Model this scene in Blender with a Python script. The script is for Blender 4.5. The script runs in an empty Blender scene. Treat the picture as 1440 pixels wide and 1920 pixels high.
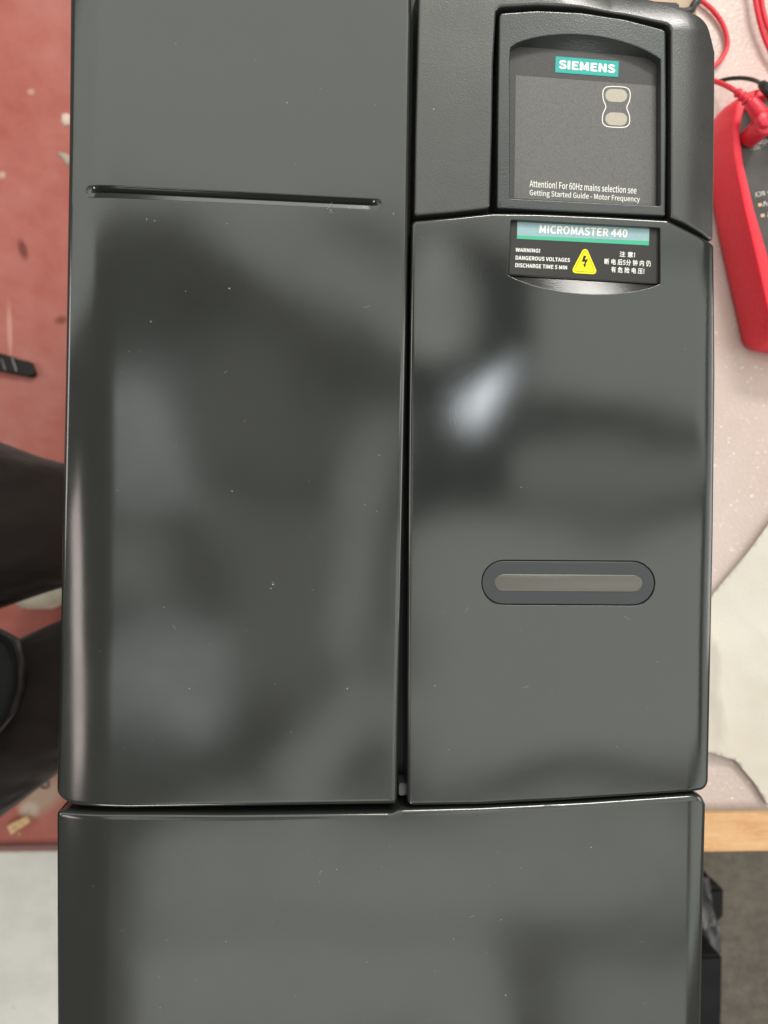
import bpy, bmesh, math, random
from mathutils import Vector, Matrix
random.seed(7)
sc = bpy.context.scene
COL = sc.collection

# ---------------------------------------------------------------- camera
ZF = 1.0            # front face of the drive (lying on its back)
ZT = 0.75           # table top
CAMZ = 1.33
F_PX = 1441.0       # focal length in photo pixels (1440 x 1920)
th, ro = math.radians(4.1), math.radians(1.0)
FWD = Vector((math.sin(th), 0, -math.cos(th)))
R0 = Vector((math.cos(th), 0, math.sin(th))); U0 = Vector((0, 1, 0))
RGT = R0*math.cos(ro) + U0*math.sin(ro)
UPV = -R0*math.sin(ro) + U0*math.cos(ro)
CAM = Vector((0, 0, CAMZ))
cd = bpy.data.cameras.new('camera'); cam = bpy.data.objects.new('camera', cd); COL.objects.link(cam)
cd.sensor_fit = 'VERTICAL'; cd.sensor_height = 36.0; cd.sensor_width = 27.0
cd.lens = 36.0*F_PX/1920.0
cd.clip_start = 0.01; cd.clip_end = 100
M = Matrix((RGT, UPV, -FWD)).transposed().to_4x4(); M.translation = CAM
cam.matrix_world = M
cd.dof.use_dof = True; cd.dof.focus_distance = 0.345; cd.dof.aperture_fstop = 11.0
sc.camera = cam

def P(px, py, z=ZF):
    d = FWD + RGT*((px-720)/F_PX) - UPV*((py-960)/F_PX)
    return CAM + d*((z-CAMZ)/d.z)
def XY(px, py, z=ZF):
    p = P(px, py, z); return (p.x, p.y)

# ---------------------------------------------------------------- light
w = bpy.data.worlds.new('World'); sc.world = w; w.use_nodes = True
bgn = w.node_tree.nodes['Background']; bgn.inputs[0].default_value = (1.0, 0.93, 0.86, 1); bgn.inputs[1].default_value = 0.24
sc.view_settings.view_transform = 'Standard'; sc.view_settings.look = 'None'
sc.view_settings.exposure = 0.0; sc.view_settings.gamma = 1.0
ZC = 2.6
NAD = Vector((0, 0, ZF))
def mirror(px, py):
    """ceiling point that the flat face mirrors into the lens at this place"""
    p = P(px, py, ZF); k = (ZC-ZF)/(CAMZ-ZF)
    return Vector((p.x*(1+k), p.y*(1+k), ZC))
def lamp(name, cx, cy, wpx, hpx, rad, col=(1, 0.97, 0.92), rot=0, shape='RECTANGLE', spread=180):
    l = bpy.data.lights.new(name, 'AREA'); l.shape = shape
    s = (mirror(101, 0)-mirror(100, 0)).length
    l.size = wpx*s; l.size_y = hpx*s
    area = l.size*l.size_y*(math.pi/4 if shape in ('ELLIPSE', 'DISK') else 1)
    l.energy = rad*math.pi*area*1.0; l.color = col
    l.spread = math.radians(spread)
    o = bpy.data.objects.new(name, l); COL.objects.link(o)
    o.location = mirror(cx, cy); o.rotation_euler = (0, 0, math.radians(rot))
    return o
def aimed_light(name, loc, sx, sy, rad, target, col=(1, 0.96, 0.9)):
    l = bpy.data.lights.new(name, 'AREA'); l.shape = 'RECTANGLE'; l.size = sx; l.size_y = sy
    l.energy = rad*math.pi*sx*sy; l.color = col
    o = bpy.data.objects.new(name, l); COL.objects.link(o); o.location = loc
    o.rotation_euler = (Vector(target)-Vector(loc)).to_track_quat('-Z', 'Y').to_euler()
    return o
GC = (0.97, 1.0, 0.92)
for a in ((700, 30, 1900, 790, 1.78, 0), (-640, 20, 760, 900, 1.6, 0), (600, 495, 440, 150, 1.55, -32), (803, 550, 100, 250, 2.3, 0), (1385, 632, 850, 370, 1.65, -3),
          (1250, 1225, 1020, 530, 1.72, 0), (676, 1010, 115, 500, 1.4, 0), (630, 1400, 340, 130, 1.5, 42), (810, 1615, 1120, 205, 1.7, 0), (1740, 1690, 720, 350, 1.6, 0), (615, 1880, 740, 315, 1.7, 0), (1225, 1890, 400, 270, 1.35, 0),
          (262, 1065, 110, 150, 1.1, 0), (1000, -720, 1700, 560, 3.2, 0), (480, 760, 200, 230, 0.45, 0), (490, 1120, 230, 420, 0.6, 0), (1400, 888, 960, 110, 1.2, 3), (2170, 1060, 700, 1700, 1.4, 0)):
    lamp('reflection_light', a[0], a[1], a[2], a[3], a[4], GC, rot=a[5])  # added overhead lights, sized and spaced to shape the covers' reflections
lamp('reflection_light', 285, 825, 150, 270, 1.9, (0.95, 1, 0.97), rot=14)  # added light for the upper pale patch mirrored in the left cover
lamp('reflection_light', 312, 1285, 200, 220, 1.8, (0.95, 1, 0.97), rot=-30)  # added light for the lower pale patch mirrored in the left cover
lamp('reflection_light', 890, 768, 66, 110, 13.0, (0.9, 0.96, 1), rot=-35)  # small added light that makes the glint on the door
lamp('reflection_light', 940, 715, 26, 60, 9.0, (0.9, 0.96, 1), rot=-20)  # second added light, gives the door glint an uneven shape
lamp('reflection_light', 1180, -10, 240, 90, 17.0, (1, 0.98, 0.95), rot=-12)  # added light for the sparkle on the bezel's top right
aimed_light('unseen_lamp', (0.8, 2.3, 2.7), 1.1, 0.35, 40, (0.1, 0, 0.9))
o = lamp('reflection_light', 0, 0, 260, 640, 5.5, (1, 0.86, 0.81), rot=23); o.location = (-1.36, -0.36, 2.6)  # added pinkish light that puts a streak along the left cover's edge
aimed_light('unseen_lamp', (-2.9, 0.4, 2.4), 1.2, 1.0, 5, (-0.5, 0, 0), (1, 0.93, 0.9))  # added fill from the left, not a known fixture
aimed_light('unseen_lamp', (3.2, 0.2, 2.4), 1.6, 1.6, 3.5, (0.4, 0, 0.7))  # added broad fill from the right to brighten the surroundings
aimed_light('unseen_lamp', (-0.9, -3.0, 2.5), 0.7, 0.5, 16, (0, 0, 0.8))

# ---------------------------------------------------------------- materials
def newmat(name):
    m = bpy.data.materials.new(name); m.use_nodes = True
    nt = m.node_tree; b = nt.nodes['Principled BSDF']
    return m, nt, b
def coords(nt, scale=1.0, rot=(0, 0, 0), sc3=None):
    g = nt.nodes.new('ShaderNodeNewGeometry')
    mp = nt.nodes.new('ShaderNodeMapping'); nt.links.new(g.outputs['Position'], mp.inputs[0])
    mp.inputs['Scale'].default_value = sc3 or (scale,)*3; mp.inputs['Rotation'].default_value = rot
    return mp.outputs[0]
def noise(nt, scale, detail=3, rough=0.5, vec=None):
    n = nt.nodes.new('ShaderNodeTexNoise'); n.inputs['Scale'].default_value = scale
    n.inputs['Detail'].default_value = detail; n.inputs['Roughness'].default_value = rough
    nt.links.new(vec or coords(nt), n.inputs['Vector'])
    return n.outputs[0]
def ramp(nt, fac, stops):
    r = nt.nodes.new('ShaderNodeValToRGB'); e = r.color_ramp.elements
    while len(e) < len(stops): e.new(0.5)
    for i, (p, c) in enumerate(stops):
        e[i].position = p; e[i].color = (*c, 1) if len(c) == 3 else c
    nt.links.new(fac, r.inputs[0]); return r.outputs[0]
def mixc(nt, fac, a, b, mode='MIX'):
    m = nt.nodes.new('ShaderNodeMix'); m.data_type = 'RGBA'; m.blend_type = mode
    for s, v in ((0, fac), (6, a), (7, b)):
        if isinstance(v, (int, float)): m.inputs[s].default_value = v
        elif isinstance(v, tuple): m.inputs[s].default_value = (*v, 1)
        else: nt.links.new(v, m.inputs[s])
    return m.outputs[2]
def bump(nt, b, h, dist, strength=1.0):
    bp = nt.nodes.new('ShaderNodeBump'); bp.inputs['Distance'].default_value = dist
    bp.inputs['Strength'].default_value = strength
    nt.links.new(h, bp.inputs['Height']); nt.links.new(bp.outputs[0], b.inputs['Normal'])
def simple(name, col, rough=0.5, spec=0.5, metal=0, nscale=0, namp=0.15, bscale=0, bdist=0):
    m, nt, b = newmat(name)
    b.inputs['Roughness'].default_value = rough; b.inputs['Metallic'].default_value = metal
    b.inputs['Specular IOR Level'].default_value = spec
    if nscale:
        f = noise(nt, nscale)
        c = ramp(nt, f, [(0.3, tuple(x*(1-namp) for x in col)), (0.7, tuple(min(1, x*(1+namp)) for x in col))])
        nt.links.new(c, b.inputs['Base Color'])
    else: b.inputs['Base Color'].default_value = (*col, 1)
    if bscale: bump(nt, b, noise(nt, bscale, 4), bdist)
    return m
def plastic(name, col, rough, spec, grain, gdist, sparkle=False, wave=0.0019):
    m, nt, b = newmat(name)
    b.inputs['Specular IOR Level'].default_value = spec
    # dust flecks: rare cells of a fine voronoi
    v = nt.nodes.new('ShaderNodeTexVoronoi'); v.inputs['Scale'].default_value = 120; v.inputs['Randomness'].default_value = 1
    nt.links.new(coords(nt), v.inputs['Vector'])
    near = nt.nodes.new('ShaderNodeMath'); near.operation = 'LESS_THAN'; near.inputs[1].default_value = 0.025
    nt.links.new(v.outputs['Distance'], near.inputs[0])
    sep = nt.nodes.new('ShaderNodeSeparateColor'); nt.links.new(v.outputs['Color'], sep.inputs[0])
    rare = nt.nodes.new('ShaderNodeMath'); rare.operation = 'LESS_THAN'; rare.inputs[1].default_value = 0.10
    nt.links.new(sep.outputs[0], rare.inputs[0])
    mul = nt.nodes.new('ShaderNodeMath'); mul.operation = 'MULTIPLY'
    nt.links.new(near.outputs[0], mul.inputs[0]); nt.links.new(rare.outputs[0], mul.inputs[1])
    big = noise(nt, 14, 4, 0.6)
    base = ramp(nt, big, [(0.3, tuple(x*0.92 for x in col)), (0.7, tuple(x*1.08 for x in col))])
    nt.links.new(mixc(nt, mul.outputs[0], base, (0.5, 0.5, 0.46)), b.inputs['Base Color'])
    sm = noise(nt, 22, 5, 0.65)
    mr = nt.nodes.new('ShaderNodeMapRange'); mr.inputs[1].default_value = 0.3; mr.inputs[2].default_value = 0.75
    mr.inputs[3].default_value = rough*0.85; mr.inputs[4].default_value = rough*1.35
    nt.links.new(sm, mr.inputs[0]); nt.links.new(mr.outputs[0], b.inputs['Roughness'])
    g = noise(nt, grain, 2, 0.6)
    if sparkle:
        vv = nt.nodes.new('ShaderNodeTexVoronoi'); vv.inputs['Scale'].default_value = grain*0.9
        nt.links.new(coords(nt), vv.inputs['Vector'])
        ad = nt.nodes.new('ShaderNodeMath'); ad.operation = 'ADD'
        nt.links.new(g, ad.inputs[0]); nt.links.new(vv.outputs['Distance'], ad.inputs[1]); g = ad.outputs[0]
    bump(nt, b, g, gdist)
    # slow moulding waviness of the thin shell
    wv = nt.nodes.new('ShaderNodeBump'); wv.inputs['Distance'].default_value = wave; wv.inputs['Strength'].default_value = 1.0
    nt.links.new(noise(nt, 12, 0.5, 0.4, coords(nt, sc3=(1.0, 0.8, 1.0), rot=(0, 0, 0.5))), wv.inputs['Height'])
    fine = b.inputs['Normal'].links[0].from_node; nt.links.new(wv.outputs[0], fine.inputs['Normal'])
    return m
M_COVER = plastic('anthracite_plastic', (0.016, 0.0185, 0.0168), 0.125, 0.85, 1500, 0.000010)
M_DOOR = plastic('anthracite_door_plastic', (0.012, 0.0145, 0.0135), 0.085, 0.85, 1500, 0.000016)
M_BEZEL = plastic('textured_bezel_plastic', (0.028, 0.028, 0.027), 0.25, 0.8, 1700, 0.00003, True)
M_PANEL = plastic('green_grey_panel_plastic', (0.026, 0.032, 0.031), 0.19, 0.7, 1400, 0.00004, True)
M_DARK = simple('chassis_black', (0.008, 0.008, 0.010), 0.45, 0.4)
M_FILM = simple('window_film_edge', (0.050, 0.047, 0.047), 0.55, 0.4, nscale=2600, namp=0.35, bscale=2400, bdist=0.00008)
M_FILM2 = simple('window_film_grey', (0.115, 0.112, 0.110), 0.55, 0.4, nscale=2600, namp=0.28, bscale=2400, bdist=0.00008)
M_TEAL = simple('teal_print', (0.02, 0.36, 0.33), 0.5, 0.3, nscale=2200, namp=0.15)
M_WHITE = simple('white_print', (0.78, 0.78, 0.74), 0.6, 0.2)
M_CREAM = simple('cream_window', (0.42, 0.38, 0.31), 0.5, 0.3, nscale=2600, namp=0.12)
M_LABEL = simple('black_label_print', (0.020, 0.018, 0.017), 0.42, 0.4, nscale=900, namp=0.1)
M_BAND = simple('pale_blue_print', (0.26, 0.40, 0.43), 0.45, 0.4, nscale=600, namp=0.05)
M_GREEN = simple('green_print', (0.05, 0.40, 0.24), 0.45, 0.4)
M_YEL = simple('yellow_print', (0.86, 0.74, 0.01), 0.45, 0.3)
M_BLK = simple('black_print', (0.01, 0.01, 0.01), 0.5, 0.3)
M_EMB = simple('emblem_rim', (0.035, 0.040, 0.043), 0.38, 0.4, bscale=900, bdist=0.00003)
M_EMB2 = simple('emblem_bar', (0.090, 0.085, 0.072), 0.25, 0.6, bscale=700, bdist=0.00004)
M_CLIP = simple('clip_grey', (0.12, 0.12, 0.13), 0.35, 0.5)

# ---------------------------------------------------------------- object helpers
def link(name, me, mat=None, parent=None):
    o = bpy.data.objects.new(name, me); COL.objects.link(o)
    if mat and not me.materials: me.materials.append(mat)
    if parent: o.parent = parent
    return o
def obj(name, bm, mat=None, parent=None, smooth=True, recalc=True):
    if recalc: bmesh.ops.recalc_face_normals(bm, faces=bm.faces[:])
    me = bpy.data.meshes.new(name); bm.to_mesh(me); bm.free()
    for p in me.polygons: p.use_smooth = smooth
    return link(name, me, mat, parent)
def thing(name, label, cat, group=None):
    o = bpy.data.objects.new(name, None); COL.objects.link(o); o.empty_display_size = 0.02
    o['label'] = label; o['category'] = cat
    if group: o['group'] = group
    return o
def tag(o, label, cat, group=None):
    o['label'] = label; o['category'] = cat
    if group: o['group'] = group
    return o

def rounded(pts, step=10.0):
    """pts: (x, y, radius) in photo pixels -> dense closed polyline"""
    n = len(pts); out = []
    for i in range(n):
        a = Vector(pts[i-1][:2]); b = Vector(pts[i][:2]); c = Vector(pts[(i+1) % n][:2])
        r = pts[i][2] if len(pts[i]) > 2 else 0
        if r <= 0: out.append(b); continue
        u = (a-b).normalized(); v = (c-b).normalized()
        ang = math.acos(max(-1, min(1, u.dot(v))))
        if ang > 3.05: out.append(b); continue
        t = min(r/math.tan(ang/2), (a-b).length*0.48, (c-b).length*0.48)
        p0 = b+u*t; p2 = b+v*t
        k = max(3, int(t/3)+2); k = min(k, 9)
        rr = t*math.tan(ang/2); cen = b+(u+v).normalized()*(rr/math.sin(ang/2))
        a0 = math.atan2(*(p0-cen).yx); a1 = math.atan2(*(p2-cen).yx)
        da = (a1-a0+math.pi) % (2*math.pi)-math.pi
        for j in range(k+1):
            aa = a0+da*j/k; out.append(cen+Vector((math.cos(aa), math.sin(aa)))*rr)
    dense = []
    for i in range(len(out)):
        a = out[i]; b = out[(i+1) % len(out)]; L = (b-a).length
        if L < 0.05: continue
        k = max(1, int(L/step))
        for j in range(k): dense.append(a+(b-a)*j/k)
    return dense
def world_loop(dense, z=ZF):
    l = [Vector(XY(p.x, p.y, z)) for p in dense]
    area = sum(l[i].x*l[(i+1) % len(l)].y-l[(i+1) % len(l)].x*l[i].y for i in range(len(l)))
    if area < 0: l.reverse()
    return l      # counter-clockwise
def inset(loop, d):
    n = len(loop); out = []
    for i in range(n):
        a, b, c = loop[i-1], loop[i], loop[(i+1) % n]
        n1 = Vector((-(b-a).y, (b-a).x)).normalized(); n2 = Vector((-(c-b).y, (c-b).x)).normalized()
        m = (n1+n2); m = m/max(0.35, m.dot(n1)) if m.length > 1e-6 else n1
        out.append(b+m*d)
    return out
def ring(bm, loop, z):
    return [bm.verts.new((p.x, p.y, z)) for p in loop]
def bridge(bm, a, b):
    n = len(a)
    for i in range(n): bm.faces.new((a[i], a[(i+1) % n], b[(i+1) % n], b[i]))
def loop_edges(bm, r):
    return [bm.edges.get((r[i], r[(i+1) % len(r)])) or bm.edges.new((r[i], r[(i+1) % len(r)])) for i in range(len(r))]
def grid_cut(bm, step, xcuts=()):
    for t in xcuts: bmesh.ops.bisect_plane(bm, geom=bm.verts[:]+bm.edges[:]+bm.faces[:], plane_co=(t, 0, 0), plane_no=(1, 0, 0), dist=1e-6)
    xs = [v.co.x for v in bm.verts]; ys = [v.co.y for v in bm.verts]
    for ax, lo, hi in ((0, min(xs), max(xs)), (1, min(ys), max(ys))):
        t = lo+step
        while t < hi:
            co = [0, 0, 0]; co[ax] = t; no = [0, 0, 0]; no[ax] = 1
            bmesh.ops.bisect_plane(bm, geom=bm.verts[:]+bm.edges[:]+bm.faces[:], plane_co=co, plane_no=no, dist=1e-6)
            t += step
def cover(name, outline, r, depth, mat, parent, holes=(), zf=None, step=0.006, z0=ZF, wall=True, bulge=0.9, xcuts=()):
    """a moulded cover: rounded edge of radius r round a flat or gently bent face with holes.
    holes: (world loop, lip radius, wall depth)"""
    bm = bmesh.new()
    L = outline
    rings = []
    if wall: rings.append(ring(bm, L, z0-depth))
    k = 6
    for i in range(k+1):
        a = math.pi/2*i/k
        rings.append(ring(bm, inset(L, r*(1-math.cos(a))), z0-r*bulge*(1-math.sin(a))))
    top = ring(bm, inset(L, r*1.18), z0); rings.append(top)
    for i in range(len(rings)-1): bridge(bm, rings[i], rings[i+1])
    edges = loop_edges(bm, top)
    for (H, lip, hd) in holes:
        hr = [ring(bm, inset(H, -lip*1.3), z0)]
        for i in range(4):
            a = math.pi/2*i/3
            hr.append(ring(bm, inset(H, -lip*(1-math.sin(a))), z0-lip*(1-math.cos(a))))
        if hd > lip: hr.append(ring(bm, H, z0-hd))
        for i in range(len(hr)-1): bridge(bm, hr[i], hr[i+1])
        edges += loop_edges(bm, hr[0])
    bmesh.ops.triangle_fill(bm, use_beauty=True, use_dissolve=False, edges=edges)
    if zf:
        grid_cut(bm, step, xcuts)
        bmesh.ops.remove_doubles(bm, verts=bm.verts[:], dist=2e-6)
        bmesh.ops.recalc_face_normals(bm, faces=bm.faces[:]); bm.normal_update(); e = 1e-5
        nor = []
        for v in bm.verts:
            x, y = v.co.x, v.co.y; n = v.normal.copy()
            gx = (zf(x+e, y)-zf(x-e, y))/(2*e); gy = (zf(x, y+e)-zf(x, y-e))/(2*e)
            nor.append(Vector((n.x-gx*n.z, n.y-gy*n.z, n.z)).normalized())
        for v in bm.verts: v.co.z += zf(v.co.x, v.co.y)
        o = obj(name, bm, mat, parent, recalc=False)
        o.data.normals_split_custom_set_from_vertices(nor)
        return o
    return obj(name, bm, mat, parent)
def slab(name, loop, z1, z0, mat, parent=None, r=0.0, smooth=False):
    """flat plate standing from z0 up to z1"""
    bm = bmesh.new()
    a = ring(bm, loop, z0); b = ring(bm, loop, z1-r)
    bridge(bm, a, b)
    if r:
        c = ring(bm, inset(loop, r*0.3), z1-r*0.3); bridge(bm, b, c)
        d = ring(bm, inset(loop, r), z1); bridge(bm, c, d); b = d
    bm.faces.new(b); bm.faces.new(list(reversed(a)))
    return obj(name, bm, mat, parent, smooth)
def poly(name, pts, z, mat, parent=None, th=0.00004, step=200):
    return slab(name, world_loop(rounded([(*p,) for p in pts], step), z), z, z-th, mat, parent)
def box(bm, x0, x1, y0, y1, z0, z1):
    v = [bm.verts.new((x, y, z)) for x in (x0, x1) for y in (y0, y1) for z in (z0, z1)]
    for f in ((0, 1, 3, 2), (4, 6, 7, 5), (0, 4, 5, 1), (2, 3, 7, 6), (0, 2, 6, 4), (1, 5, 7, 3)):
        bm.faces.new([v[i] for i in f])
def boxobj(name, x0, x1, y0, y1, z0, z1, mat, parent=None, bev=0.0):
    bm = bmesh.new(); box(bm, x0, x1, y0, y1, z0, z1)
    if bev: bmesh.ops.bevel(bm, geom=bm.edges[:], offset=bev, segments=2, affect='EDGES')
    return obj(name, bm, mat, parent, False)
def spline(pts, per=8):
    out = []
    n = len(pts)
    for i in range(n-1):
        p0 = pts[max(0, i-1)]; p1 = pts[i]; p2 = pts[i+1]; p3 = pts[min(n-1, i+2)]
        for j in range(per):
            t = j/per
            out.append(0.5*((2*p1)+(p2-p0)*t+(2*p0-5*p1+4*p2-p3)*t*t+(3*p1-p0-3*p2+p3)*t**3))
    out.append(pts[-1]); return out
def tube(bm, path, radius, seg=12, cap=True):
    rad = radius if callable(radius) else (lambda t: radius)
    up = Vector((0, 0, 1)); prev = None; n = len(path)
    for i, p in enumerate(path):
        t = (path[min(n-1, i+1)]-path[max(0, i-1)]).normalized()
        s = t.cross(up)
        if s.length < 1e-3: s = t.cross(Vector((0, 1, 0)))
        s.normalize(); u = s.cross(t)
        r = rad(i/(n-1))
        cur = [bm.verts.new(p+(s*math.cos(2*math.pi*k/seg)+u*math.sin(2*math.pi*k/seg))*r) for k in range(seg)]
        if prev: bridge(bm, prev, cur)
        elif cap: bm.faces.new(list(reversed(cur)))
        prev = cur
    if cap: bm.faces.new(prev)
def PP(l): return [P(*p) for p in l]
try:
    FONT = bpy.data.fonts.load(bpy.utils.system_resource('DATAFILES', path='fonts')+'/Noto Sans CJK Regular.woff2')
except Exception:
    FONT = None
def text(name, s, quad, z, mat, parent, bold=0.0, align=None, sp=1.0):
    """lettering fitted into the quad TL, TR, BR, BL given in photo pixels; bold: stroke fattened by shifted copies"""
    c = bpy.data.curves.new(name, 'FONT'); c.body = s; c.size = 1.0; c.resolution_u = 3
    if FONT: c.font = FONT
    c.fill_mode = 'FRONT'; c.space_character = sp
    o = bpy.data.objects.new(name, c); COL.objects.link(o)
    dg = bpy.context.evaluated_depsgraph_get()
    me = bpy.data.meshes.new_from_object(o.evaluated_get(dg))
    bpy.data.objects.remove(o); bpy.data.curves.remove(c)
    if not me.vertices: return None
    bm = bmesh.new(); bm.from_mesh(me)
    if bold:
        base = bm.verts[:]+bm.edges[:]+bm.faces[:]
        for k in range(6):
            a = math.pi*k/3; d = bmesh.ops.duplicate(bm, geom=base)
            for v in [q for q in d['geom'] if isinstance(q, bmesh.types.BMVert)]:
                v.co.x += math.cos(a)*bold; v.co.y += math.sin(a)*bold; v.co.z = (k+1)
    xs = [v.co.x for v in bm.verts]; ys = [v.co.y for v in bm.verts]
    x0, x1, y0, y1 = min(xs), max(xs), min(ys), max(ys)
    TL, TR, BR, BL = [P(q[0], q[1], z) for q in quad]
    for v in bm.verts:
        u = (v.co.x-x0)/(x1-x0); t = (v.co.y-y0)/(y1-y0); lay = v.co.z
        v.co = (BL*(1-u)+BR*u)*(1-t)+(TL*(1-u)+TR*u)*t
        v.co.z += lay*0.000003
    bm.to_mesh(me); bm.free()
    return link(name, me, mat, parent)

# ================================================================ setting
def floor_mat():
    m, nt, b = newmat('red_floor_paint')
    f = noise(nt, 3.2, 5, 0.6); g = noise(nt, 26, 5, 0.7)
    c = ramp(nt, f, [(0.30, (0.38, 0.095, 0.075)), (0.52, (0.46, 0.15, 0.125)), (0.72, (0.50, 0.23, 0.20))])
    c = mixc(nt, 0.25, c, ramp(nt, g, [(0.35, (0.42, 0.10, 0.07)), (0.7, (0.60, 0.27, 0.21))]))
    st = ramp(nt, noise(nt, 9, 4, 0.75), [(0.30, (1, 1, 1)), (0.36, (0, 0, 0))])
    c = mixc(nt, mixc(nt, 0.25, (0, 0, 0), st), c, (0.24, 0.06, 0.045))
    # cement dust smear near the wood chip
    pos = P(72, 1500, 0)
    def blob(px, py, rx, ry, rotz):
        p = P(px, py, 0)
        gm = nt.nodes.new('ShaderNodeNewGeometry')
        sb = nt.nodes.new('ShaderNodeVectorMath'); sb.operation = 'SUBTRACT'; sb.inputs[1].default_value = (p.x, p.y, 0)
        nt.links.new(gm.outputs['Position'], sb.inputs[0])
        mp = nt.nodes.new('ShaderNodeMapping'); mp.inputs['Rotation'].default_value = (0, 0, rotz)
        mp.inputs['Scale'].default_value = (1/rx, 1/ry, 1)
        mp.vector_type = 'TEXTURE'; mp.inputs['Scale'].default_value = (rx, ry, 1)
        nt.links.new(sb.outputs[0], mp.inputs[0])
        gr = nt.nodes.new('ShaderNodeTexGradient'); gr.gradient_type = 'SPHERICAL'; nt.links.new(mp.outputs[0], gr.inputs[0])
        return ramp(nt, gr.outputs[1], [(0.05, (0, 0, 0)), (0.6, (1, 1, 1))])
    c = mixc(nt, blob(80, 1492, 0.055, 0.035, 0.7), c, (0.50, 0.36, 0.27))
    c = mixc(nt, blob(54, 1518, 0.022, 0.018, 0), c, (0.62, 0.52, 0.42))
    c = mixc(nt, blob(43, 468, 0.010, 0.024, 0.3), c, (0.20, 0.05, 0.04))
    c = mixc(nt, blob(115, 600, 0.014, 0.010, 0.3), c, (0.26, 0.07, 0.05))
    c = mixc(nt, blob(18, 620, 0.006, 0.060, 0.05), c, (0.62, 0.30, 0.24))
    c = mixc(nt, blob(58, 172, 0.008, 0.007, 0), c, (0.62, 0.34, 0.27))
    c = mixc(nt, blob(4, 328, 0.008, 0.008, 0), c, (0.62, 0.40, 0.31))
    nt.links.new(c, b.inputs['Base Color']); b.inputs['Roughness'].default_value = 0.55
    b.inputs['Specular IOR Level'].default_value = 0.3
    bump(nt, b, g, 0.0008)
    return m
def concrete_mat():
    m, nt, b = newmat('grey_concrete')
    f = noise(nt, 7, 6, 0.65); g = noise(nt, 60, 5, 0.7)
    c = ramp(nt, f, [(0.3, (0.14, 0.125, 0.105)), (0.6, (0.22, 0.20, 0.165)), (0.78, (0.27, 0.245, 0.20))])
    c = mixc(nt, 0.35, c, ramp(nt, g, [(0.4, (0.10, 0.09, 0.08)), (0.65, (0.30, 0.27, 0.22))]))
    nt.links.new(c, b.inputs['Base Color']); b.inputs['Roughness'].default_value = 0.8
    bump(nt, b, g, 0.002)
    return m
bm = bmesh.new(); box(bm, -3, 3, -3, 3, -0.14, -0.04)
o = obj('concrete_floor', bm, concrete_mat(), None, False); o['kind'] = 'structure'
# red painted step of floor on the left, with its slanted edge
ye = P(50, 1596, -0.012).y; yt = P(50, 1572, 0).y
bm = bmesh.new()
prof = [(yt, 0.0), (ye, -0.0395), (2.9, -0.0395), (2.9, 0.0)]
a = [bm.verts.new((-2.9, y, z)) for y, z in prof]; b_ = [bm.verts.new((0.0, y, z)) for y, z in prof]
bridge(bm, a, b_); bm.faces.new(a); bm.faces.new(list(reversed(b_)))
o = obj('red_floor', bm, floor_mat(), None, False); o['kind'] = 'structure'

# white board lying on the floor, bottom left
def board_mat():
    m, nt, b = newmat('white_laminate')
    f = noise(nt, 18, 5, 0.6)
    c = ramp(nt, f, [(0.35, (0.74, 0.75, 0.70)), (0.6, (0.82, 0.83, 0.79))])
    s = ramp(nt, noise(nt, 90, 3, 0.6), [(0.24, (1, 1, 1)), (0.28, (0, 0, 0))])
    nt.links.new(mixc(nt, s, c, (0.35, 0.34, 0.32)), b.inputs['Base Color']); b.inputs['Roughness'].default_value = 0.24
    return m
yb = P(50, 1597, -0.01).y
o = boxobj('white_board', -1.5, -0.2, -1.5, yb-0.001, -0.0395, -0.012, board_mat(), None, 0.002)
tag(o, 'white speckled board lying flat on the floor at the bottom left, beyond the red step', 'board')

# ================================================================ table
def wood_mat():
    m, nt, b = newmat('light_plywood')
    v = coords(nt, sc3=(6, 42, 42))
    f = noise(nt, 3, 6, 0.65, v)
    c = ramp(nt, f, [(0.3, (0.50, 0.25, 0.10)), (0.5, (0.66, 0.37, 0.17)), (0.75, (0.74, 0.52, 0.28))])
    g = noise(nt, 40, 5, 0.7)
    c = mixc(nt, 0.3, c, ramp(nt, g, [(0.35, (0.58, 0.30, 0.13)), (0.7, (0.80, 0.58, 0.34))]))
    nt.links.new(c, b.inputs['Base Color']); b.inputs['Roughness'].default_value = 0.6
    bump(nt, b, g, 0.0006); return m
MW = wood_mat()
table = thing('work_table', 'plywood work table under the drive, its bare front edge showing at right', 'table')
yfront = P(1380, 1598, ZT).y; yfoam = P(1380, 1516, ZT).y
TX0, TX1, TY1 = -0.12, 1.0, 0.75
boxobj('tabletop', TX0, TX1, yfront, TY1, ZT-0.035, ZT, MW, table, 0.0015)
for lx in (TX0+0.04, TX1-0.05):
    for ly in (yfront+0.08, TY1-0.05):
        boxobj('leg', lx-0.025, lx+0.025, ly-0.025, ly+0.025, -0.04 if lx > 0 else 0.0005, ZT-0.0352, MW, table, 0.002)

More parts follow.
